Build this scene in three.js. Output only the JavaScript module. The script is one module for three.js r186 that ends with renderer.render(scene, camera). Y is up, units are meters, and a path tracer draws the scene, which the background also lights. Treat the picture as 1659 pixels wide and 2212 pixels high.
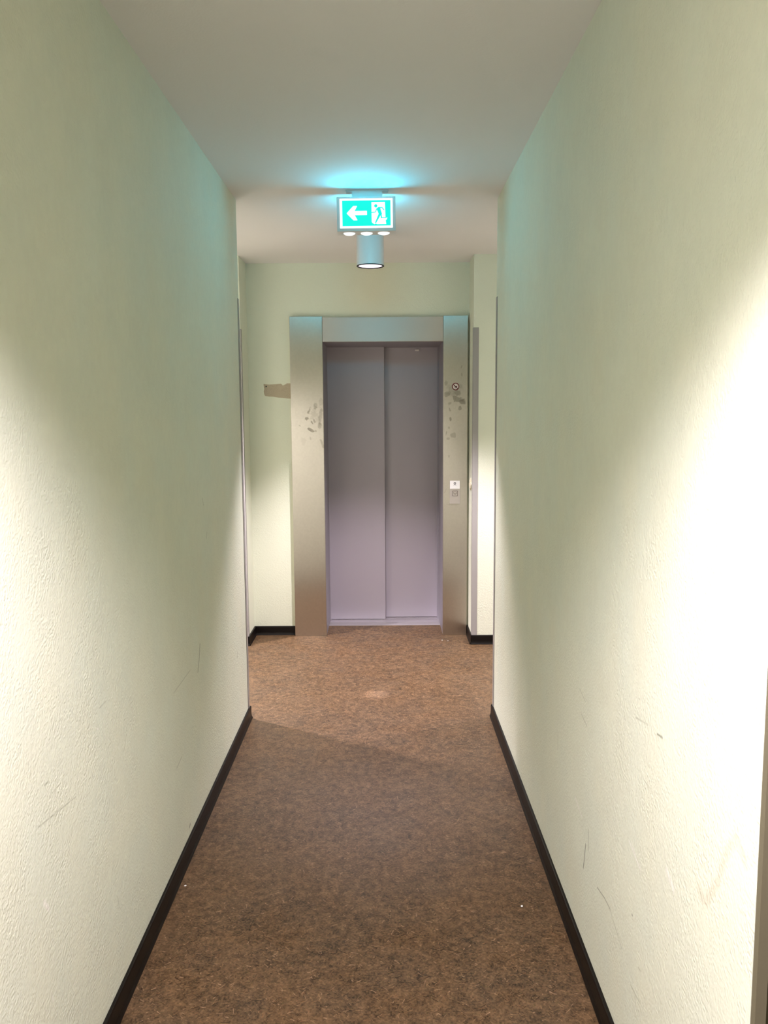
import * as THREE from 'three';
import { RectAreaLightUniformsLib } from 'three/addons/lights/RectAreaLightUniformsLib.js';
import { mergeGeometries, toCreasedNormals } from 'three/addons/utils/BufferGeometryUtils.js';
import { RoundedBoxGeometry } from 'three/addons/geometries/RoundedBoxGeometry.js';

// ---------------------------------------------------------------- camera, exposure, lights' shared settings
const scene = new THREE.Scene();
scene.background = new THREE.Color(0, 0, 0);            // an inner corridor: no sky reaches it
const renderer = new THREE.WebGLRenderer({ antialias: true });
renderer.toneMapping = THREE.LinearToneMapping;
renderer.toneMappingExposure = 1.0;
renderer.shadowMap.enabled = true;
renderer.shadowMap.type = THREE.PCFSoftShadowMap;
RectAreaLightUniformsLib.init();

const camera = new THREE.PerspectiveCamera(2 * Math.atan(1106 / 1767.7) * 180 / Math.PI, 1659 / 2212, 0.02, 50);
camera.position.set(0, 1.4964, 0);
camera.rotation.set(-0.1163, -0.0004, -0.0065, 'YXZ');
scene.add(camera);

const LAMP = new THREE.Color().setRGB(1.0, 0.885, 0.985);    // warm white downlights
const SIGN = new THREE.Color().setRGB(0.01, 0.68, 1.0);    // cyan-green glow of the exit sign
// [x, distance from the camera, candela, half angle in degrees, penumbra, label]
const LAMPS = [
  [-0.064, 4.6, 19, 47, 0.33, 'white cylindrical downlight hanging behind the green exit sign'],
  [-0.12, 0.5, 25.5, 63, 0.36, 'white cylindrical downlight over the near end of the long corridor'],
  [-1.74, 4.6, 32, 57, 0.30, 'white cylindrical downlight in the left arm of the cross passage'],
  [1.83, 4.6, 18, 57, 0.30, 'white cylindrical downlight in the right arm of the cross passage'],
];
const SIGN_NITS = 21;

// ---------------------------------------------------------------- helpers
let seed = 7;
const rnd = () => { seed |= 0; seed = seed + 0x6D2B79F5 | 0; let t = Math.imul(seed ^ seed >>> 15, 1 | seed); t = t + Math.imul(t ^ t >>> 7, 61 | t) ^ t; return ((t ^ t >>> 14) >>> 0) / 4294967296; };
const lin = (r, g, b) => new THREE.Color().setRGB(r, g, b);
const used = {};
const numbered = (n) => { const k = used[n] = (used[n] ?? -1) + 1; return k ? n + '_' + String(k).padStart(3, '0') : n; };
function mesh(name, geo, mat, parent = scene) {
  const m = new THREE.Mesh(Array.isArray(geo) ? mergeGeometries(geo.map((g) => (g.index ? g.toNonIndexed() : g))) : geo, mat);
  m.name = parent === scene ? numbered(name) : name;
  m.castShadow = m.receiveShadow = true;
  parent.add(m);
  return m;
}
function group(name, x, y, z) { const g = new THREE.Group(); g.name = numbered(name); g.position.set(x, y, z); scene.add(g); return g; }
function tag(o, label, category, groupName, kind) {
  o.userData = { label, category };
  if (groupName) o.userData.group = groupName;
  if (kind) o.userData.kind = kind;
  return o;
}
const struct = (o, label, category) => tag(o, label, category, null, 'structure');
// a box between corners given as x, height and distance from the camera (world z is minus the distance); uv in metres
function box(x0, x1, y0, y1, d0, d1) {
  const g = new THREE.BoxGeometry(x1 - x0, y1 - y0, d1 - d0).translate((x0 + x1) / 2, (y0 + y1) / 2, -(d0 + d1) / 2);
  return uvMetres(g);
}
function uvMetres(g0) {
  const g = g0.index ? g0.toNonIndexed() : g0, p = g.attributes.position, n = g.attributes.normal, uv = new Float32Array(p.count * 2);
  for (let i = 0; i < p.count; i++) {
    const ax = Math.abs(n.getX(i)), ay = Math.abs(n.getY(i)), az = Math.abs(n.getZ(i));
    const [u, v] = ax >= ay && ax >= az ? [-p.getZ(i), p.getY(i)] : ay >= az ? [p.getX(i), -p.getZ(i)] : [p.getX(i), p.getY(i)];
    uv[2 * i] = u; uv[2 * i + 1] = v;
  }
  g.setAttribute('uv', new THREE.BufferAttribute(uv, 2));
  return g;
}
function rbox(w, h, d, r = 0.003, s = 2) { return new RoundedBoxGeometry(w, h, d, s, r); }
// tileable value noise, period p cells over [0,1)
function tileNoise(p) {
  const v = new Float32Array(p * p); for (let i = 0; i < v.length; i++) v[i] = rnd();
  const f = (t) => t * t * (3 - 2 * t);
  return (x, y) => {
    x = (x % 1 + 1) % 1 * p; y = (y % 1 + 1) % 1 * p;
    const i = Math.floor(x) % p, j = Math.floor(y) % p, a = f(x - Math.floor(x)), b = f(y - Math.floor(y)), i1 = (i + 1) % p, j1 = (j + 1) % p;
    return (v[j * p + i] * (1 - a) + v[j * p + i1] * a) * (1 - b) + (v[j1 * p + i] * (1 - a) + v[j1 * p + i1] * a) * b;
  };
}
function finish(t, srgb, rx = 1, ry = rx, ox = 0, oy = 0, wrap = THREE.RepeatWrapping) {
  t.magFilter = THREE.LinearFilter; t.minFilter = THREE.LinearMipmapLinearFilter; t.generateMipmaps = true;
  t.wrapS = t.wrapT = wrap; t.repeat.set(rx, ry); t.offset.set(ox, oy); t.anisotropy = 8;
  if (srgb) t.colorSpace = THREE.SRGBColorSpace;
  t.needsUpdate = true; return t;
}
const toS = (c) => 255 * (c <= 0.0031308 ? 12.92 * c : 1.055 * Math.pow(Math.max(c, 0), 1 / 2.4) - 0.055);
function canvasOf(w, h) { const c = document.createElement('canvas'); c.width = w; c.height = h; return [c, c.getContext('2d')]; }

// ---------------------------------------------------------------- plaster
// rolled-paint relief, 0.5 m tile
const plasterBump = (() => {
  const N = 512, d = new Uint8Array(N * N * 4), n1 = tileNoise(220), n2 = tileNoise(110), n3 = tileNoise(40), n4 = tileNoise(8);
  for (let y = 0; y < N; y++) for (let x = 0; x < N; x++) {
    const u = x / N, v = y / N, w = 0.3 + 0.7 * n4(u, v);
    const h = 0.5 + w * ((n1(u, v) - 0.5) * 0.35 + (n2(u, v) - 0.5) * 0.75) + (n3(u, v) - 0.5) * 0.12;
    const k = 4 * (y * N + x); d[k] = d[k + 1] = d[k + 2] = Math.max(0, Math.min(255, 255 * h)); d[k + 3] = 255;
  }
  return finish(new THREE.DataTexture(d, N, N), false, 2);
})();
const WALL = [0.755, 0.785, 0.635];                              // pale cream-green emulsion, linear
// a wall's own colour map: paint with faint mottling, plus the scuffs and chips seen on it (distance, height in metres)
function wallMap(d0, d1, marks) {
  const W = 2048, H = 1280, HT = 2.5, [c, g] = canvasOf(W, H), px = W / (d1 - d0), py = H / HT;
  const img = g.createImageData(W, H), n1 = tileNoise(6), n2 = tileNoise(31), n3 = tileNoise(200);
  for (let y = 0; y < H; y++) for (let x = 0; x < W; x++) {
    const u = x / W, v = y / W, m = 1 + (n1(u, v) - 0.5) * 0.03 + (n2(u, v) - 0.5) * 0.035 + (n3(u, v) - 0.5) * 0.03, t = (n2(v, u) - 0.5) * 0.03, k = 4 * (y * W + x);
    img.data[k] = toS(WALL[0] * (m + t)); img.data[k + 1] = toS(WALL[1] * m); img.data[k + 2] = toS(WALL[2] * (m - t)); img.data[k + 3] = 255;
  }
  g.putImageData(img, 0, 0);
  g.lineCap = g.lineJoin = 'round';
  for (const [colour, width, pts] of marks) {
    g.strokeStyle = colour;
    for (let pass = 0; pass < 3; pass++) {
      g.lineWidth = Math.max(1, width * px * (1 - pass * 0.3)); g.beginPath();
      pts.forEach(([d, h], i) => { const X = (d - d0) * px + (rnd() - 0.5) * 1.5, Y = (HT - h) * py + (rnd() - 0.5) * 1.5; i ? g.lineTo(X, Y) : g.moveTo(X, Y); });
      g.stroke();
    }
  }
  return finish(new THREE.CanvasTexture(c), true, 1 / (d1 - d0), 1 / HT, -d0 / (d1 - d0), 0, THREE.ClampToEdgeWrapping);
}
const DK = 'rgba(70,70,55,0.24)', DF = 'rgba(90,90,75,0.11)', LT = 'rgba(248,246,238,0.20)', BR = 'rgba(160,120,85,0.045)';
const leftMarks = [
  [DK, 0.006, [[2.934, 0.668], [2.911, 0.617], [2.887, 0.579]]], [DF, 0.002, [[1.712, 0.672], [1.6, 0.69], [1.516, 0.704]]], [DF, 0.003, [[2.619, 0.373], [2.55, 0.364]]],
  [DF, 0.002, [[2.774, 0.622], [2.545, 0.618]]], [DF, 0.004, [[1.576, 0.771], [1.555, 0.771]]], [DK, 0.007, [[2.698, 0.096], [2.684, 0.09]]], [DF, 0.002, [[1.922, 0.813], [1.88, 0.812]]],
  [DF, 0.002, [[1.942, 0.296], [1.951, 0.257]]], [DF, 0.005, [[3.05, 1.197], [3.07, 1.167]]], [DF, 0.005, [[3.111, 1.06], [3.099, 1.037]]], [DK, 0.004, [[3.677, 0.422], [3.661, 0.396]]],
  [LT, 0.004, [[2.003, 0.663], [2.003, 0.658]]], [LT, 0.004, [[1.998, 0.458], [1.997, 0.453]]], [LT, 0.003, [[1.852, 0.772], [1.867, 0.765]]], [LT, 0.003, [[1.534, 0.336], [1.539, 0.317]]], [LT, 0.012, [[1.523, 0.543], [1.542, 0.519]]],
];
const rightMarks = [
  [DF, 0.002, [[1.698, 0.849], [1.616, 0.864]]], [DK, 0.003, [[1.56, 0.868], [1.53, 0.872]]], [DF, 0.002, [[1.631, 0.318], [1.61, 0.323]]], [DK, 0.003, [[1.683, 0.406], [1.679, 0.406]]],
  [DK, 0.003, [[2.065, 0.399], [2.061, 0.344]]], [DK, 0.006, [[2.091, 0.345], [2.1, 0.3], [2.109, 0.267]]], [DF, 0.002, [[2.195, 0.744], [2.125, 0.731]]], [DF, 0.002, [[2.173, 0.681], [2.105, 0.67]]],
  [DK, 0.002, [[1.966, 0.296], [1.897, 0.311], [1.847, 0.312]]], [DF, 0.002, [[1.847, 0.312], [1.744, 0.279]]], [DF, 0.002, [[1.677, 0.242], [1.609, 0.25]]], [DF, 0.006, [[3.849, 0.37], [3.83, 0.341]]], [DF, 0.003, [[2.459, 0.517], [2.454, 0.459]]],
  [LT, 0.006, [[2.221, 0.417], [2.175, 0.406], [2.137, 0.399]]], [LT, 0.005, [[1.718, 0.559], [1.679, 0.548], [1.637, 0.539]]], [LT, 0.014, [[1.482, 0.626], [1.443, 0.612]]], [LT, 0.003, [[1.701, 0.568], [1.667, 0.55]]],
  [BR, 0.022, [[1.326, 0.682], [1.298, 0.675], [1.254, 0.738], [1.227, 0.804], [1.192, 0.849], [1.159, 0.83]]],
];
const wallMat = (map) => new THREE.MeshStandardMaterial({ color: map ? 0xffffff : lin(...WALL), map: map ?? null, roughness: 0.75, bumpMap: plasterBump, bumpScale: 0.0012 });
const plainWall = wallMat();
const ceilingMat = new THREE.MeshStandardMaterial({ color: lin(0.86, 0.85, 0.84), roughness: 0.85, bumpMap: plasterBump, bumpScale: 0.0004 });

// ---------------------------------------------------------------- linoleum
const TILE = 1.6;
const [lino, linoBump] = (() => {
  const N = 2048, [c, g] = canvasOf(N, N), img = g.createImageData(N, N);
  const n1 = tileNoise(5), n2 = tileNoise(19), n3 = tileNoise(90), n4 = tileNoise(330), n5 = tileNoise(900);
  const base = [0.105, 0.0625, 0.030];
  for (let y = 0; y < N; y++) for (let x = 0; x < N; x++) {
    const u = x / N, v = y / N, wu = u + 0.02 * n2(v, u), wv = v + 0.02 * n2(u, v);
    const m = 1 + (n1(u, v) - 0.5) * 0.12 + (n2(u, v) - 0.5) * 0.18 + (n3(wu, wv) - 0.5) * 0.6 + (n4(u, v) - 0.5) * 0.75 + (n5(u, v) - 0.5) * 0.5, k = 4 * (y * N + x), t = (n2(wv, wu) - 0.5) * 0.14;
    img.data[k] = toS(base[0] * (m + t * 0.6)); img.data[k + 1] = toS(base[1] * m); img.data[k + 2] = toS(base[2] * (m - t)); img.data[k + 3] = 255;
  }
  g.putImageData(img, 0, 0);
  g.lineCap = 'round';
  const tones = ['rgba(184,150,118,0.42)', 'rgba(150,118,84,0.42)', 'rgba(34,20,8,0.5)', 'rgba(50,34,14,0.45)', 'rgba(128,88,58,0.4)', 'rgba(74,68,34,0.3)'];
  for (let i = 0; i < 19000; i++) {
    const x = rnd() * N, y = rnd() * N, a = (rnd() - 0.5) * 1.9 + (rnd() < 0.3 ? 1.57 : 0), l = 4 + rnd() * rnd() * 26, b = (rnd() - 0.5) * 12;
    g.strokeStyle = tones[Math.floor(rnd() * tones.length)]; g.lineWidth = 0.8 + rnd() * rnd() * 4;
    const dx = Math.cos(a) * l / 2, dy = Math.sin(a) * l / 2;
    for (const ox of x < 40 ? [0, N] : x > N - 40 ? [0, -N] : [0]) for (const oy of y < 40 ? [0, N] : y > N - 40 ? [0, -N] : [0]) {
      g.beginPath(); g.moveTo(x - dx + ox, y - dy + oy); g.quadraticCurveTo(x - dy / l * b + ox, y + dx / l * b + oy, x + dx + ox, y + dy + oy); g.stroke();
    }
  }
  return [finish(new THREE.CanvasTexture(c), true, 1 / TILE), finish(new THREE.CanvasTexture(c), false, 1 / TILE)];
})();
const linoMat = new THREE.MeshPhysicalMaterial({ map: lino, roughness: 0.5, bumpMap: linoBump, bumpScale: 0.0004, specularIntensity: 0.55 });

// ---------------------------------------------------------------- other materials
const skirtMat = new THREE.MeshPhysicalMaterial({ color: lin(0.0045, 0.0028, 0.0022), roughness: 0.42, specularIntensity: 0.45 });
const guardMat = new THREE.MeshStandardMaterial({ color: lin(0.34, 0.325, 0.31), roughness: 0.4 });
const doorPaint = new THREE.MeshPhysicalMaterial({ color: lin(0.41, 0.375, 0.42), roughness: 0.38, metalness: 0.25 });
const liningMat = new THREE.MeshPhysicalMaterial({ color: lin(0.30, 0.28, 0.31), roughness: 0.4, metalness: 0.25 });
const alu = new THREE.MeshStandardMaterial({ color: lin(0.72, 0.69, 0.70), roughness: 0.35, metalness: 0.9 });
const aluDull = new THREE.MeshStandardMaterial({ color: lin(0.46, 0.43, 0.43), roughness: 0.5, metalness: 0.7 });
const whiteMetal = new THREE.MeshStandardMaterial({ color: lin(0.72, 0.73, 0.73), roughness: 0.35 });
const darkRim = new THREE.MeshStandardMaterial({ color: lin(0.03, 0.03, 0.03), roughness: 0.6 });
const frameOlive = new THREE.MeshStandardMaterial({ color: lin(0.15, 0.135, 0.085), roughness: 0.5 });
const leafOlive = new THREE.MeshStandardMaterial({ color: lin(0.10, 0.088, 0.045), roughness: 0.5 });
const STEEL = [0.60, 0.565, 0.52];
const steel = new THREE.MeshPhysicalMaterial({ color: lin(...STEEL), roughness: 0.48, metalness: 1, anisotropy: 0.6, anisotropyRotation: Math.PI / 2 });   // brushed along the header

// ---------------------------------------------------------------- plan (x, distance), metres
const XL = -0.6787, XR = 0.5396, D1 = 3.95, D15 = 5.267, D2 = 5.533, NL = -0.8978, NR = 0.5763, H = 2.5, SIDE = 6.0, REAR = -2.0;
const FRONT = 5.492, OL = -0.3976, OR = 0.4015, OH = 1.9876, DOORD = 5.932;

struct(mesh('floor', box(-SIDE - 0.15, SIDE + 0.15, -0.12, 0, REAR - 0.15, 6.15), linoMat), 'marbled brown linoleum floor', 'floor');
struct(mesh('ceiling', box(-SIDE - 0.15, SIDE + 0.15, H, H + 0.12, REAR - 0.15, 6.15), ceilingMat), 'smooth white ceiling', 'ceiling');
struct(mesh('wall_left', box(XL - 0.15, XL, 0, H, REAR, D1), wallMat(wallMap(0.9, D1, leftMarks))), 'pale green plaster wall along the left of the corridor', 'wall');
const DR0 = 0.20, DR1 = 1.12, DRH = 2.05;                      // doorway in the right wall
struct(mesh('wall_right', [box(XR, XR + 0.15, 0, H, DR1, D1), box(XR, XR + 0.15, DRH, H, DR0, DR1), box(XR, XR + 0.15, 0, H, REAR, DR0)], wallMat(wallMap(0.9, D1, rightMarks))), 'pale green plaster wall along the right of the corridor', 'wall');
struct(mesh('wall_rear', box(XL - 0.15, XR + 0.15, 0, H, REAR - 0.15, REAR), plainWall), 'plaster wall closing the corridor behind the viewer', 'wall');
struct(mesh('wall_passage_near_left', box(-SIDE, XL - 0.15, 0, H, D1 - 0.15, D1), plainWall), 'near wall of the left arm of the passage', 'wall');
struct(mesh('wall_passage_near_right', box(XR + 0.15, SIDE, 0, H, D1 - 0.15, D1), plainWall), 'near wall of the right arm of the passage', 'wall');
struct(mesh('wall_passage_end_left', box(-SIDE - 0.15, -SIDE, 0, H, D1 - 0.15, D15 + 0.15), plainWall), 'end wall of the left arm of the passage', 'wall');
struct(mesh('wall_passage_end_right', box(SIDE, SIDE + 0.15, 0, H, D1 - 0.15, D15 + 0.15), plainWall), 'end wall of the right arm of the passage', 'wall');
struct(mesh('wall_pier_left', box(-SIDE, NL, 0, H, D15, D2 + 0.2), plainWall), 'pale plaster pier left of the lift niche', 'wall');
const pierR = struct(mesh('wall_pier_right', box(NR, SIDE, 0, H, D15, D2 + 0.2), plainWall), 'pale plaster pier right of the lift niche', 'wall');
const wallFar = struct(mesh('wall_far_left', box(NL, -0.611, 0, H, D2, D2 + 0.2), plainWall), 'pale green plaster wall left of the lift surround', 'wall');
struct(mesh('wall_far_right', box(0.561, NR, 0, H, D2, D2 + 0.2), plainWall), 'pale green plaster wall right of the lift surround', 'wall');
struct(mesh('wall_far_top', box(-0.611, 0.561, 2.1445, H, D2, D2 + 0.2), plainWall), 'pale green plaster wall above the lift surround', 'wall');
struct(mesh('wall_lift_shaft', [box(-0.69, 0.64, 0, 2.25, 6.09, 6.14), box(-0.69, -0.64, 0, 2.25, D2 + 0.2, 6.09), box(0.59, 0.64, 0, 2.25, D2 + 0.2, 6.09), box(-0.64, 0.59, 2.2, 2.25, D2 + 0.2, 6.09)], darkRim), 'dark shaft wall hidden behind the lift doors', 'wall');

// bare plaster where something was torn off beside the lift, with its screw hole
{
  const pts = [[-0.614, 1.719], [-0.640, 1.720], [-0.655, 1.712], [-0.664, 1.707], [-0.669, 1.704], [-0.674, 1.713], [-0.680, 1.718], [-0.72, 1.715], [-0.76, 1.713], [-0.798, 1.717], [-0.796, 1.70], [-0.793, 1.684], [-0.797, 1.668], [-0.795, 1.65], [-0.789, 1.637], [-0.76, 1.633], [-0.735, 1.632], [-0.70, 1.626], [-0.673, 1.624], [-0.64, 1.62], [-0.614, 1.618]];
  const g = new THREE.ExtrudeGeometry(new THREE.Shape(pts.map((p) => new THREE.Vector2(...p))), { depth: 0.0012, bevelEnabled: false }).translate(0, 0, -D2);
  const patch = mesh('plaster_patch', uvMetres(g), new THREE.MeshStandardMaterial({ color: lin(0.50, 0.43, 0.31), roughness: 0.95, bumpMap: plasterBump, bumpScale: 0.004 }), wallFar);
  patch.userData.label = 'bare brown plaster patch beside the lift frame';
  mesh('screw_hole', new THREE.CylinderGeometry(0.005, 0.005, 0.002, 14).rotateX(Math.PI / 2).translate(-0.780, 1.700, -D2 + 0.0015), darkRim, patch);
  // chipped plaster lump on the return wall of the right pier
  const b = new THREE.IcosahedronGeometry(1, 3), p = b.attributes.position, nn = tileNoise(9);
  for (let i = 0; i < p.count; i++) { const s = 0.75 + 0.6 * nn(p.getX(i) * 0.37 + 0.5, p.getY(i) * 0.31 + p.getZ(i) * 0.2); p.setXYZ(i, p.getX(i) * 0.012 * s, p.getY(i) * 0.036 * s, p.getZ(i) * 0.03 * s); }
  b.computeVertexNormals();
  mesh('plaster_chip', b.translate(NR - 0.001, 1.05, -(D15 + 0.10)), new THREE.MeshStandardMaterial({ color: lin(0.62, 0.58, 0.42), roughness: 0.9 }), pierR).userData.label = 'chipped lump of plaster';
}

// ---------------------------------------------------------------- skirting: a vinyl profile swept along each wall
const skirtProfile = [[0, 0], [0.0155, 0], [0.0150, 0.003], [0.0115, 0.010], [0.0098, 0.018], [0.0092, 0.052], [0.0080, 0.0595], [0.0062, 0.0612], [0, 0.0612]];
function skirt(a, b, n) {                                      // a, b: [x, distance] on the wall; n: [x, distance] out of the wall
  const A = new THREE.Vector3(a[0], 0, -a[1]), B = new THREE.Vector3(b[0], 0, -b[1]), N = new THREE.Vector3(n[0], 0, -n[1]), L = A.distanceTo(B);
  const along = B.clone().sub(A).normalize(), g = new THREE.ExtrudeGeometry(new THREE.Shape(skirtProfile.map((p) => new THREE.Vector2(...p))), { depth: L, bevelEnabled: false });
  const right = new THREE.Vector3().crossVectors(new THREE.Vector3(0, 1, 0), along).dot(N) > 0;
  if (!right) return skirt(b, a, n);
  g.applyMatrix4(new THREE.Matrix4().makeBasis(N, new THREE.Vector3(0, 1, 0), along).setPosition(A));
  return uvMetres(g);
}
const T = 0.0092;
const skirting = (name, parts, label) => struct(mesh(name, parts, skirtMat), label, 'baseboard');
skirting('baseboard_left', [skirt([XL, REAR], [XL, D1 + T], [1, 0]), skirt([XL + T, D1], [-SIDE, D1], [0, 1])], 'black coved skirting along the left corridor wall');
skirting('baseboard_right', [skirt([XR, DR1 + 0.004], [XR, D1 + T], [-1, 0]), skirt([XR - T, D1], [SIDE, D1], [0, 1]), skirt([XR, REAR], [XR, DR0 - 0.004], [-1, 0])], 'black coved skirting along the right corridor wall');
skirting('baseboard_niche_left', [skirt([-SIDE, D15], [NL + T, D15], [0, -1]), skirt([NL, D15 - T], [NL, D2], [1, 0]), skirt([NL, D2], [-0.615, D2], [0, -1])], 'black coved skirting in the left corner of the lift niche');
skirting('baseboard_niche_right', [skirt([NR - T, D15], [SIDE, D15], [0, -1]), skirt([NR, D15 - T], [NR, D2], [-1, 0])], 'black coved skirting around the right pier of the lift niche');

// ---------------------------------------------------------------- corner guards: L strips from the skirting to 2.05 m
function guard(x, d, sx, sd, label) {                           // the corner; sx, sd: the way its two legs run (x, distance)
  const w = 0.032, t = 0.0022, y0 = 0.0612, y1 = 2.05;
  const o = group('corner_guard', x, 0, -d);
  const s = new THREE.Shape([[-sx * t, -sd * t], [sx * w, -sd * t], [sx * w, 0], [0, 0], [0, sd * w], [-sx * t, sd * w]].map((p) => new THREE.Vector2(...p)));
  const g = new THREE.ExtrudeGeometry(s, { depth: y1 - y0, bevelEnabled: true, bevelSize: 0.0004, bevelThickness: 0.0004, bevelSegments: 1 }).rotateX(-Math.PI / 2).translate(0, y0, 0);
  const m = mesh('strip', g, guardMat, o);
  m.position.set(0, 0, 0);
  return tag(o, label, 'corner guard', 'grey corner guard strips');
}
guard(XL, D1, -1, -1, 'grey corner guard strip on the left corridor wall end, nearest the left skirting');
guard(XR, D1, 1, -1, 'thin dark corner guard strip on the right corridor wall end');
guard(NL, D15, -1, 1, 'bright grey corner guard strip at the left mouth of the lift niche');
guard(NR, D15, 1, 1, 'wide grey corner guard strip on the pier right of the lift');

// ---------------------------------------------------------------- doorway in the right wall, at the right edge of the picture
{
  const o = group('door_1', XR, 0, -DR1);
  const add = (name, g, m) => mesh(name, g.translate(-XR, 0, DR1), m, o);
  add('frame', mergeGeometries([
    box(XR + 0.0005, XR + 0.0165, 0, DRH, DR1 - 0.014, DR1), box(XR + 0.0165, XR + 0.15, 0, DRH, DR1 - 0.006, DR1),
    box(XR + 0.0005, XR + 0.0165, 0, DRH, DR0, DR0 + 0.014), box(XR + 0.0165, XR + 0.15, 0, DRH, DR0, DR0 + 0.006),
    box(XR + 0.0005, XR + 0.15, DRH - 0.014, DRH, DR0 + 0.014, DR1 - 0.014)]), frameOlive);
  add('leaf', box(XR + 0.10, XR + 0.145, 0.006, DRH - 0.016, DR0 + 0.008, DR1 - 0.008), leafOlive);
  add('handle', mergeGeometries([
    new THREE.CylinderGeometry(0.010, 0.010, 0.05, 16).rotateZ(Math.PI / 2).translate(XR + 0.075, 1.05, -(DR0 + 0.08)).toNonIndexed(),
    new THREE.CylinderGeometry(0.010, 0.010, 0.12, 16).rotateX(Math.PI / 2).translate(XR + 0.055, 1.05, -(DR0 + 0.13)).toNonIndexed()]), alu);
  struct(o, 'dark olive door and frame set in the right corridor wall', 'door');
}

// ---------------------------------------------------------------- lift: steel surround, lining, two sliding panels, sill
const lift = group('elevator_door', (OL + OR) / 2, 0, -FRONT);
tag(lift, 'two-panel grey lift door in a wide stainless steel surround', 'elevator');
const LX = lift.position.x;
const inLift = (name, g, m, parent = lift) => mesh(name, g.translate(-LX, 0, FRONT), m, parent);
// hand smears on the columns: [x, height, half width, half height, turn, strength]
function smearMaps(x0, x1, h, blobs) {
  const W = 256, HH = 2048, n1 = tileNoise(12), n2 = tileNoise(40), n3 = tileNoise(220);
  const col = new Uint8Array(W * HH * 4), rough = new Uint8Array(W * HH * 4), f = new Float32Array(W * HH);
  for (const [bx, by, rx, ry, a, s] of blobs) {
    const c = Math.cos(a * Math.PI / 180), sn = Math.sin(a * Math.PI / 180), R = Math.max(rx, ry) * 1.7;
    const j0 = Math.max(0, Math.floor((by - R) / h * HH)), j1 = Math.min(HH - 1, Math.ceil((by + R) / h * HH));
    for (let j = j0; j <= j1; j++) for (let i = 0; i < W; i++) {
      const X = x0 + (i + 0.5) / W * (x1 - x0) - bx, Y = (j + 0.5) / HH * h - by, u = (X * c + Y * sn) / rx, v = (-X * sn + Y * c) / ry;
      const nx = (X + bx) * 3, ny = (Y + by) * 3, r = Math.hypot(u, v) + (n1(nx * 1.1, ny * 1.1) - 0.5) * 0.9 + (n2(nx, ny) - 0.5) * 0.5;
      const e = Math.max(0, Math.min(1, (1.0 - r) / 0.35)) * s;
      f[j * W + i] = 1 - (1 - f[j * W + i]) * (1 - e);
    }
  }
  for (let j = 0; j < HH; j++) for (let i = 0; i < W; i++) {
    const k = 4 * (j * W + i), e = f[j * W + i], m = 1 + (n3(i / W * 0.1, j / HH) - 0.5) * 0.05;
    col[k] = toS(STEEL[0] * m * (1 - 0.52 * e)); col[k + 1] = toS(STEEL[1] * m * (1 - 0.54 * e)); col[k + 2] = toS(STEEL[2] * m * (1 - 0.58 * e)); col[k + 3] = 255;
    rough[k] = 0; rough[k + 1] = 255 * Math.min(1, 0.36 + 0.22 * e + (n3(j / HH, i / W * 0.1) - 0.5) * 0.04); rough[k + 2] = 255; rough[k + 3] = 255;
  }
  return new THREE.MeshPhysicalMaterial({ anisotropy: 0.92, map: finish(new THREE.DataTexture(col, W, HH), true, 1, 1, 0, 0, THREE.ClampToEdgeWrapping), roughnessMap: finish(new THREE.DataTexture(rough, W, HH), false, 1, 1, 0, 0, THREE.ClampToEdgeWrapping), roughness: 1, metalness: 1 });
}
function column(x0, x1, h, mat) {
  const g = rbox(x1 - x0, h, D2 - FRONT, 0.0018, 2).translate((x0 + x1) / 2, h / 2, -(FRONT + D2) / 2), p = g.attributes.position, uv = g.attributes.uv;
  for (let i = 0; i < p.count; i++) uv.setXY(i, (p.getX(i) - x0) / (x1 - x0), p.getY(i) / h);
  return inLift('side_panel', g, mat);
}
const FL = -0.613, FR = 0.563, FH = 2.1522;
column(FL, OL, FH, smearMaps(FL, OL, FH, [[-0.489, 1.544, 0.0124, 0.028, -15, 0.5], [-0.499, 1.532, 0.0093, 0.0155, 0, 0.5], [-0.447, 1.574, 0.0155, 0.0186, 20, 0.4], [-0.451, 1.553, 0.0124, 0.0155, 0, 0.4], [-0.508, 1.484, 0.0124, 0.0093, 0, 0.6], [-0.509, 1.473, 0.0062, 0.0093, 0, 0.4], [-0.474, 1.458, 0.0078, 0.0186, 25, 0.6], [-0.459, 1.469, 0.0093, 0.0186, 10, 0.5], [-0.555, 1.437, 0.0093, 0.0047, -20, 0.35], [-0.481, 1.408, 0.028, 0.0093, -35, 0.6], [-0.453, 1.401, 0.0124, 0.0062, 0, 0.45], [-0.487, 1.357, 0.0062, 0.0155, 20, 0.3], [-0.418, 1.5, 0.0124, 0.0684, 0, 0.4], [-0.422, 1.43, 0.0155, 0.0249, 0, 0.4], [-0.411, 1.328, 0.0093, 0.0373, 15, 0.45], [-0.454, 1.522, 0.0373, 0.0621, 0, 0.22], [-0.535, 1.338, 0.0155, 0.028, 0, 0.12], [-0.413, 1.595, 0.0155, 0.028, 0, 0.25]]))
  .userData.label = 'wide steel panel with hand smears, left of the doors';
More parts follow.
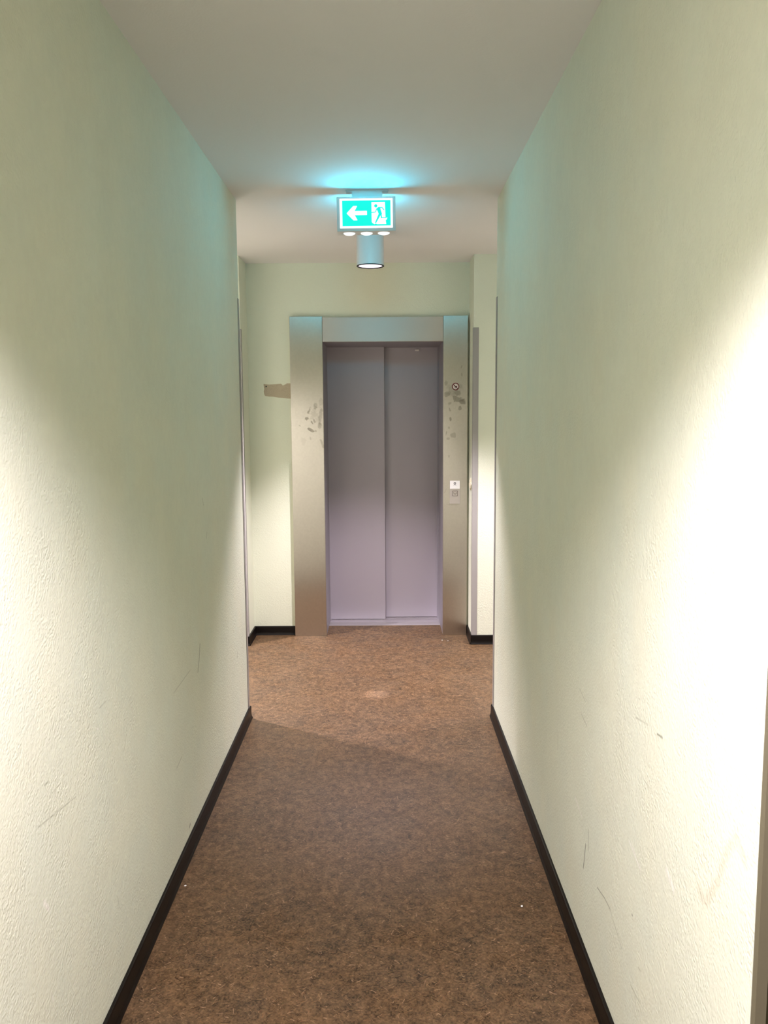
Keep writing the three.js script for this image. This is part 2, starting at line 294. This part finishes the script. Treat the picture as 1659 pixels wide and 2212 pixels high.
column(OR, FR, FH, smearMaps(OR, FR, FH, [[0.522, 1.82, 0.0047, 0.0124, -15, 0.4], [0.524, 1.769, 0.0047, 0.0124, 0, 0.35], [0.418, 1.712, 0.0155, 0.0217, 0, 0.4], [0.424, 1.64, 0.0217, 0.0217, 0, 0.5], [0.495, 1.609, 0.0404, 0.0186, -15, 0.6], [0.531, 1.585, 0.028, 0.0217, 0, 0.65], [0.513, 1.554, 0.0124, 0.0186, 0, 0.55], [0.501, 1.65, 0.028, 0.0217, 0, 0.45], [0.44, 1.576, 0.0186, 0.0124, 20, 0.4], [0.446, 1.539, 0.0062, 0.0186, 15, 0.5], [0.449, 1.473, 0.0093, 0.0186, 3, 0.6], [0.44, 1.418, 0.0093, 0.0124, 0, 0.4], [0.422, 1.381, 0.0047, 0.0217, -8, 0.5], [0.468, 1.369, 0.0186, 0.0155, -20, 0.4], [0.434, 1.347, 0.0093, 0.0093, -40, 0.4], [0.441, 1.227, 0.0062, 0.0093, 0, 0.35], [0.473, 1.67, 0.055, 0.05, 0, 0.3], [0.467, 0.905, 0.0435, 0.0093, 0, 0.2], [0.417, 0.996, 0.0047, 0.0186, -25, 0.2]]))
  .userData.label = 'steel panel with smears and the call button, right of the doors';
inLift('header_panel', rbox(OR - OL - 0.003, 2.1465 - OH, D2 - FRONT - 0.001, 0.0018, 2).translate((OL + OR) / 2, (2.1465 + OH) / 2, -(FRONT + D2) / 2), steel);
// lining of the doorway
inLift('lining', mergeGeometries([box(OL - 0.015, OL, 0, OH, D2 - 0.001, 6.03), box(OR, OR + 0.015, 0, OH, D2 - 0.001, 6.03), box(OL - 0.015, OR + 0.015, OH, OH + 0.015, D2 - 0.001, 6.03)]), liningMat);
// two telescoping panels, the left one in front
inLift('door_panel', rbox(0.405 + 0.006, OH - 0.012 + 0.02, 0.035, 0.002).translate((OL + 0.0075) / 2, (OH + 0.008) / 2 + 0.006, -(DOORD + 0.0175)), doorPaint);
const rp = inLift('door_panel', rbox(OR + 0.02, OH - 0.012 + 0.02, 0.035, 0.002).translate((OR - 0.02) / 2 + 0.002, (OH + 0.008) / 2 + 0.006, -(DOORD + 0.058 + 0.0175)), doorPaint);
inLift('door_catch', rbox(0.03, 0.012, 0.02, 0.003).translate(0.247, 1.968, -(DOORD + 0.048)), alu, rp);
// edge strip of the lining where the right panel slides in
inLift('edge_strip', box(OR - 0.012, OR, 0.004, OH, DOORD - 0.006, DOORD + 0.0), liningMat);
// sill: dull nosing, bright ribbed track
inLift('sill_nosing', rbox(OR - OL, 0.006, 0.08, 0.001).translate((OL + OR) / 2, 0.0, -5.803), aluDull);
{
  const rails = [];
  for (const [a, b] of [[5.845, 5.905], [5.911, 5.935], [5.941, 5.963], [5.969, 5.989], [5.995, 6.03]]) rails.push(box(OL, OR, -0.004, 0.004, a, b));
  rails.push(box(OL, OR, -0.008, -0.0005, 5.845, 6.03));
  inLift('sill_track', mergeGeometries(rails), alu);
}
// call panel: a flush steel plate let into the right column, with its arrow button
{
  const cx = 0.4815, g = rbox(0.071, 0.158, 0.004, 0.0012).translate(cx, 0.986, -(FRONT - 0.0012));
  const panel = inLift('call_panel', g, steel);
  const ln = new THREE.MeshStandardMaterial({ color: lin(0.03, 0.012, 0.008), roughness: 0.6 });
  const z = -(FRONT - 0.0036), bx = 0.4815, by = 0.9775, s = 0.0165, w = 0.0022, bars = [];
  const bar = (x0, y0, x1, y1) => { const L = Math.hypot(x1 - x0, y1 - y0); bars.push(new THREE.BoxGeometry(L + w, w, 0.0012).rotateZ(Math.atan2(y1 - y0, x1 - x0)).translate((x0 + x1) / 2, (y0 + y1) / 2, z).toNonIndexed()); };
  bar(bx - s, by - s, bx + s, by - s); bar(bx - s, by + s, bx + s, by + s); bar(bx - s, by - s, bx - s, by + s); bar(bx + s, by - s, bx + s, by + s);
  bar(bx - 0.011, by + 0.0055, bx, by - 0.0065); bar(bx, by - 0.0065, bx + 0.011, by + 0.0055);
  inLift('arrow_button', mergeGeometries(bars), ln, panel).userData.label = 'square button outline with a down arrow';
}
// white notice card stuck over the call panel
{
  const [c, g] = canvasOf(512, 416);
  g.fillStyle = '#e6e6e2'; g.fillRect(0, 0, 512, 416);
  g.fillStyle = '#0c0c0c'; g.beginPath(); g.arc(256, 136, 62, 0, 7); g.fill();
  g.fillStyle = '#f4f4f2'; g.beginPath(); g.moveTo(214, 140); g.quadraticCurveTo(256, 92, 300, 134); g.quadraticCurveTo(256, 172, 214, 140); g.fill();
  g.fillStyle = '#2c2c2c'; g.font = 'bold 30px sans-serif'; g.textAlign = 'center';
  for (let x = 166; x < 346; x += 9 + rnd() * 8) g.fillRect(x, 222 + rnd() * 4, 6 + rnd() * 5, 12);
  const m = new THREE.MeshStandardMaterial({ map: finish(new THREE.CanvasTexture(c), true, 1, 1, 0, 0, THREE.ClampToEdgeWrapping), roughness: 0.5 });
  const o = mesh('notice_card', new THREE.BoxGeometry(0.066, 0.054, 0.0014), [whiteMetal, whiteMetal, whiteMetal, whiteMetal, m, whiteMetal]);
  o.position.set(0.4800, 1.0365, -(FRONT - 0.0040));
  tag(o, 'small white card with a round black emblem above the call button', 'notice');
}
// round prohibition sticker: red ring and bar over a small dark dog
{
  const N = 256, [c, g] = canvasOf(N, N);
  g.fillStyle = '#6a1620'; g.fillRect(0, 0, N, N);
  g.fillStyle = '#eee3e0'; g.beginPath(); g.arc(128, 128, 98, 0, 7); g.fill();
  g.fillStyle = '#191414'; g.beginPath();
  [[70, 92], [92, 78], [104, 94], [112, 112], [158, 110], [178, 92], [186, 98], [176, 122], [176, 190], [160, 190], [158, 150], [122, 150], [120, 192], [104, 192], [102, 130], [90, 112], [70, 108]].forEach(([x, y], i) => (i ? g.lineTo(x, y) : g.moveTo(x, y)));
  g.closePath(); g.fill();
  g.strokeStyle = '#5a141c'; g.lineWidth = 24; g.beginPath(); g.moveTo(58, 58); g.lineTo(198, 198); g.stroke();
  const m = new THREE.MeshStandardMaterial({ map: finish(new THREE.CanvasTexture(c), true, 1, 1, 0, 0, THREE.ClampToEdgeWrapping), roughness: 0.45 });
  const o = mesh('prohibition_sticker', new THREE.CylinderGeometry(0.0245, 0.0245, 0.0012, 48).rotateX(Math.PI / 2), [darkRim, m, darkRim]);
  const uv = o.geometry.attributes.uv, p = o.geometry.attributes.position;
  for (let i = 0; i < p.count; i++) uv.setXY(i, 0.5 + p.getX(i) / 0.049, 0.5 + p.getY(i) / 0.049);
  o.position.set(0.483, 1.690, -(FRONT - 0.0007));
  tag(o, 'round no-dogs sticker with a red ring on the right steel panel', 'sticker');
}

// ---------------------------------------------------------------- crumbs on the linoleum
for (const [x, d, w, label] of [[-0.646, 2.476, 0.0055, 'tiny white paper scrap on the floor by the left skirting'], [0.416, 2.353, 0.006, 'tiny white paper scrap on the corridor floor, right of the middle'], [0.387, 5.361, 0.006, 'pale crumb before the right lift panel, the one nearer the doors'], [0.425, 5.345, 0.005, 'pale crumb before the right lift panel, the one nearer the pier']]) {
  const g = new THREE.IcosahedronGeometry(w / 2, 1), p = g.attributes.position;
  for (let i = 0; i < p.count; i++) { const k = 0.8 + 0.4 * Math.abs(Math.sin(p.getX(i) * 9000 + p.getY(i) * 5000 + p.getZ(i) * 7000)); p.setXYZ(i, p.getX(i) * k, p.getY(i) * k * 0.4, p.getZ(i) * k * 1.4); }
  g.computeBoundingBox(); g.translate(0, -g.boundingBox.min.y, 0); g.computeVertexNormals();
  const o = mesh('paper_scrap', g, new THREE.MeshStandardMaterial({ color: lin(0.82, 0.80, 0.76), roughness: 0.8 }));
  o.position.set(x, 0, -d); o.rotation.y = x * 7;
  tag(o, label, 'scrap', 'white crumbs on the floor');
}

// ---------------------------------------------------------------- exit sign, lit on both faces
{
  const o = group('exit_sign', -0.069, 2.5, -3.81);
  tag(o, 'glowing green emergency exit sign with a left arrow hanging from the ceiling', 'exit sign');
  const W = 0.2583, HT = 0.1465, DP = 0.078, yc = 2.3918 - 2.5;
  const body = new THREE.Group(); body.name = 'body'; body.position.set(0, yc, 0); body.rotation.z = 0.0095; o.add(body);
  const paint = new THREE.MeshStandardMaterial({ color: lin(0.80, 0.81, 0.81), roughness: 0.4 });
  // housing: a frame around the two panes
  const s = new THREE.Shape(); s.moveTo(-W / 2, -HT / 2); s.lineTo(W / 2, -HT / 2); s.lineTo(W / 2, HT / 2); s.lineTo(-W / 2, HT / 2); s.closePath();
  const pw = 0.2365, ph = 0.1285, py = 0.003, r = 0.006, hole = new THREE.Path();
  hole.moveTo(-pw / 2, py - ph / 2); hole.lineTo(-pw / 2, py + ph / 2); hole.lineTo(pw / 2, py + ph / 2); hole.lineTo(pw / 2, py - ph / 2); hole.closePath();
  s.holes.push(hole);
  mesh('housing', new THREE.ExtrudeGeometry(s, { depth: DP - 0.004, bevelEnabled: true, bevelSize: 0.0015, bevelThickness: 0.002, bevelSegments: 2 }).translate(0, 0, -DP / 2 + 0.002), paint, body);
  // printed pane; drawing coordinates are those of the pictogram itself
  const CW = 864, CH = 478, [c, g] = canvasOf(CW, CH);
  const P = (pts) => { g.beginPath(); pts.forEach(([x, y], i) => (i ? g.lineTo(x, y) : g.moveTo(x, y))); g.closePath(); };
  const GREEN = '#00ffd6';
  g.fillStyle = '#ffffff'; g.fillRect(0, 0, CW, CH);
  g.fillStyle = GREEN; g.fillRect(42, 34, 788, 410);
  g.fillStyle = g.strokeStyle = '#ffffff'; g.lineJoin = g.lineCap = 'round'; g.lineWidth = 14;
  P([[120, 238], [226, 126], [278, 126], [232, 208], [438, 208], [438, 262], [232, 262], [280, 346], [226, 346]]); g.fill(); g.stroke();
  P([[524, 66], [736, 66], [742, 312], [770, 316], [764, 342], [744, 356], [752, 416], [604, 416], [588, 402], [566, 416], [534, 396], [524, 380]]); g.lineWidth = 8; g.fill(); g.stroke();
  g.fillStyle = g.strokeStyle = GREEN;
  g.beginPath(); g.arc(590, 124, 26, 0, 7); g.fill();
  g.lineWidth = 13; g.beginPath(); g.moveTo(604, 172); g.lineTo(582, 224); g.lineTo(524, 230); g.stroke();
  g.lineWidth = 15; g.beginPath(); g.moveTo(634, 150); g.lineTo(690, 150); g.lineTo(722, 190); g.stroke();
  P([[598, 172], [630, 144], [662, 150], [672, 196], [690, 250], [684, 268], [640, 270], [622, 214]]); g.fill();
  g.lineWidth = 20; g.beginPath(); g.moveTo(672, 258); g.lineTo(682, 316); g.stroke();
  g.lineWidth = 13; g.beginPath(); g.moveTo(682, 316); g.lineTo(758, 318); g.stroke();
  P([[636, 250], [676, 260], [592, 398], [576, 402], [574, 392]]); g.fill();
  const map = finish(new THREE.CanvasTexture(c), true, 1, 1, 0, 0, THREE.ClampToEdgeWrapping);
  const paneMat = new THREE.MeshStandardMaterial({ color: 0x111111, roughness: 0.3, emissive: lin(1.0, 1.0, 1.0), emissiveMap: map, emissiveIntensity: 1.2 });
  const paneGeo = () => { const q = rbox(pw - 0.001, ph - 0.001, 0.006, 0.002, 2), p = q.attributes.position, uv = q.attributes.uv; for (let i = 0; i < p.count; i++) uv.setXY(i, p.getX(i) / (pw - 0.001) + 0.5, p.getY(i) / (ph - 0.001) + 0.5); return q; };
  mesh('pane', paneGeo().translate(0, py, DP / 2 - 0.0015), paneMat, body);
  const backPane = mesh('pane', paneGeo().rotateY(Math.PI).translate(0, py, -DP / 2 + 0.0015), paneMat, body);
  backPane.userData.label = 'lit pane on the far face';
  // emergency lenses under the housing
  const lensMat = new THREE.MeshStandardMaterial({ color: lin(0.85, 0.88, 0.9), roughness: 0.3, emissive: lin(0.9, 0.97, 1.0), emissiveIntensity: 0.9 });
  for (const x of [-0.078, 0, 0.077]) mesh('emergency_lens', new THREE.SphereGeometry(1, 24, 12, 0, Math.PI * 2, Math.PI / 2, Math.PI / 2).scale(0.027, 0.010, 0.026).translate(x, -HT / 2 - 0.0005, 0), lensMat, body);
  mesh('mounting_bracket', rbox(0.136, 0.034, 0.045, 0.003).translate(0.004, -0.017, 0), paint, o);
  mesh('ceiling_plate', rbox(0.19, 0.006, 0.05, 0.002).translate(0.004, -0.003, -0.002), paint, o);
  // its light: one area light per face, just in front of the pane
  for (const f of [1, -1]) {
    const a = new THREE.RectAreaLight(SIGN, SIGN_NITS, pw - 0.01, ph - 0.01);
    a.position.set(0, py, f * (DP / 2 + 0.004)); a.lookAt(0, py, f * 10); a.name = 'exit_sign_glow';
    a.lookAt(new THREE.Vector3(0, py, f * 10));
    body.add(a);
  }
}

// ---------------------------------------------------------------- cylindrical downlights
LAMPS.forEach(([x, d, cd, half, pen, label], i) => {
  const o = group('downlight', x, 2.5, -d), R = 0.0745, L = 0.188;
  tag(o, label, 'ceiling light', 'cylindrical downlights');
  mesh('tube', new THREE.LatheGeometry([[0.001, 0], [R, 0], [R, -L + 0.001], [R - 0.001, -L], [R - 0.004, -L], [R - 0.004, -L + 0.02], [0.001, -L + 0.02]].map((p) => new THREE.Vector2(...p)), 64), whiteMetal, o);
  mesh('rim', new THREE.LatheGeometry([[R - 0.0085, -L + 0.014], [R - 0.0085, -L - 0.001], [R - 0.0045, -L - 0.0022], [R + 0.0006, -L - 0.001], [R + 0.0006, -L + 0.0025]].map((p) => new THREE.Vector2(...p)), 64), darkRim, o);
  mesh('diffuser', new THREE.CylinderGeometry(R - 0.0088, R - 0.0088, 0.004, 48).translate(0, -L + 0.005, 0), new THREE.MeshStandardMaterial({ color: 0x222222, emissive: LAMP, emissiveIntensity: 1.6 }), o);
  const s = new THREE.SpotLight(LAMP, cd, 0, half * Math.PI / 180, pen, 2);
  s.name = 'downlight_beam'; s.position.set(0, -L - 0.045, 0); s.target.position.set(0, -3, 0);
  s.castShadow = true; s.shadow.radius = 2.0; s.shadow.mapSize.set(2048, 2048); s.shadow.camera.near = 0.02; s.shadow.bias = -0.0005;
  o.add(s, s.target);
  if (!i) {                                                     // the hot centre of its reflector, seen as a small bright spot on the linoleum
    const h = new THREE.SpotLight(LAMP, 42, 0, 2.2 * Math.PI / 180, 1, 2);
    h.name = 'downlight_hot_spot'; h.position.set(0, -L - 0.02, 0); h.target.position.set(0.016, -2.5, 0.31); h.castShadow = true; h.shadow.radius = 0.5;
    o.add(h, h.target);
  }
});

renderer.render(scene, camera);
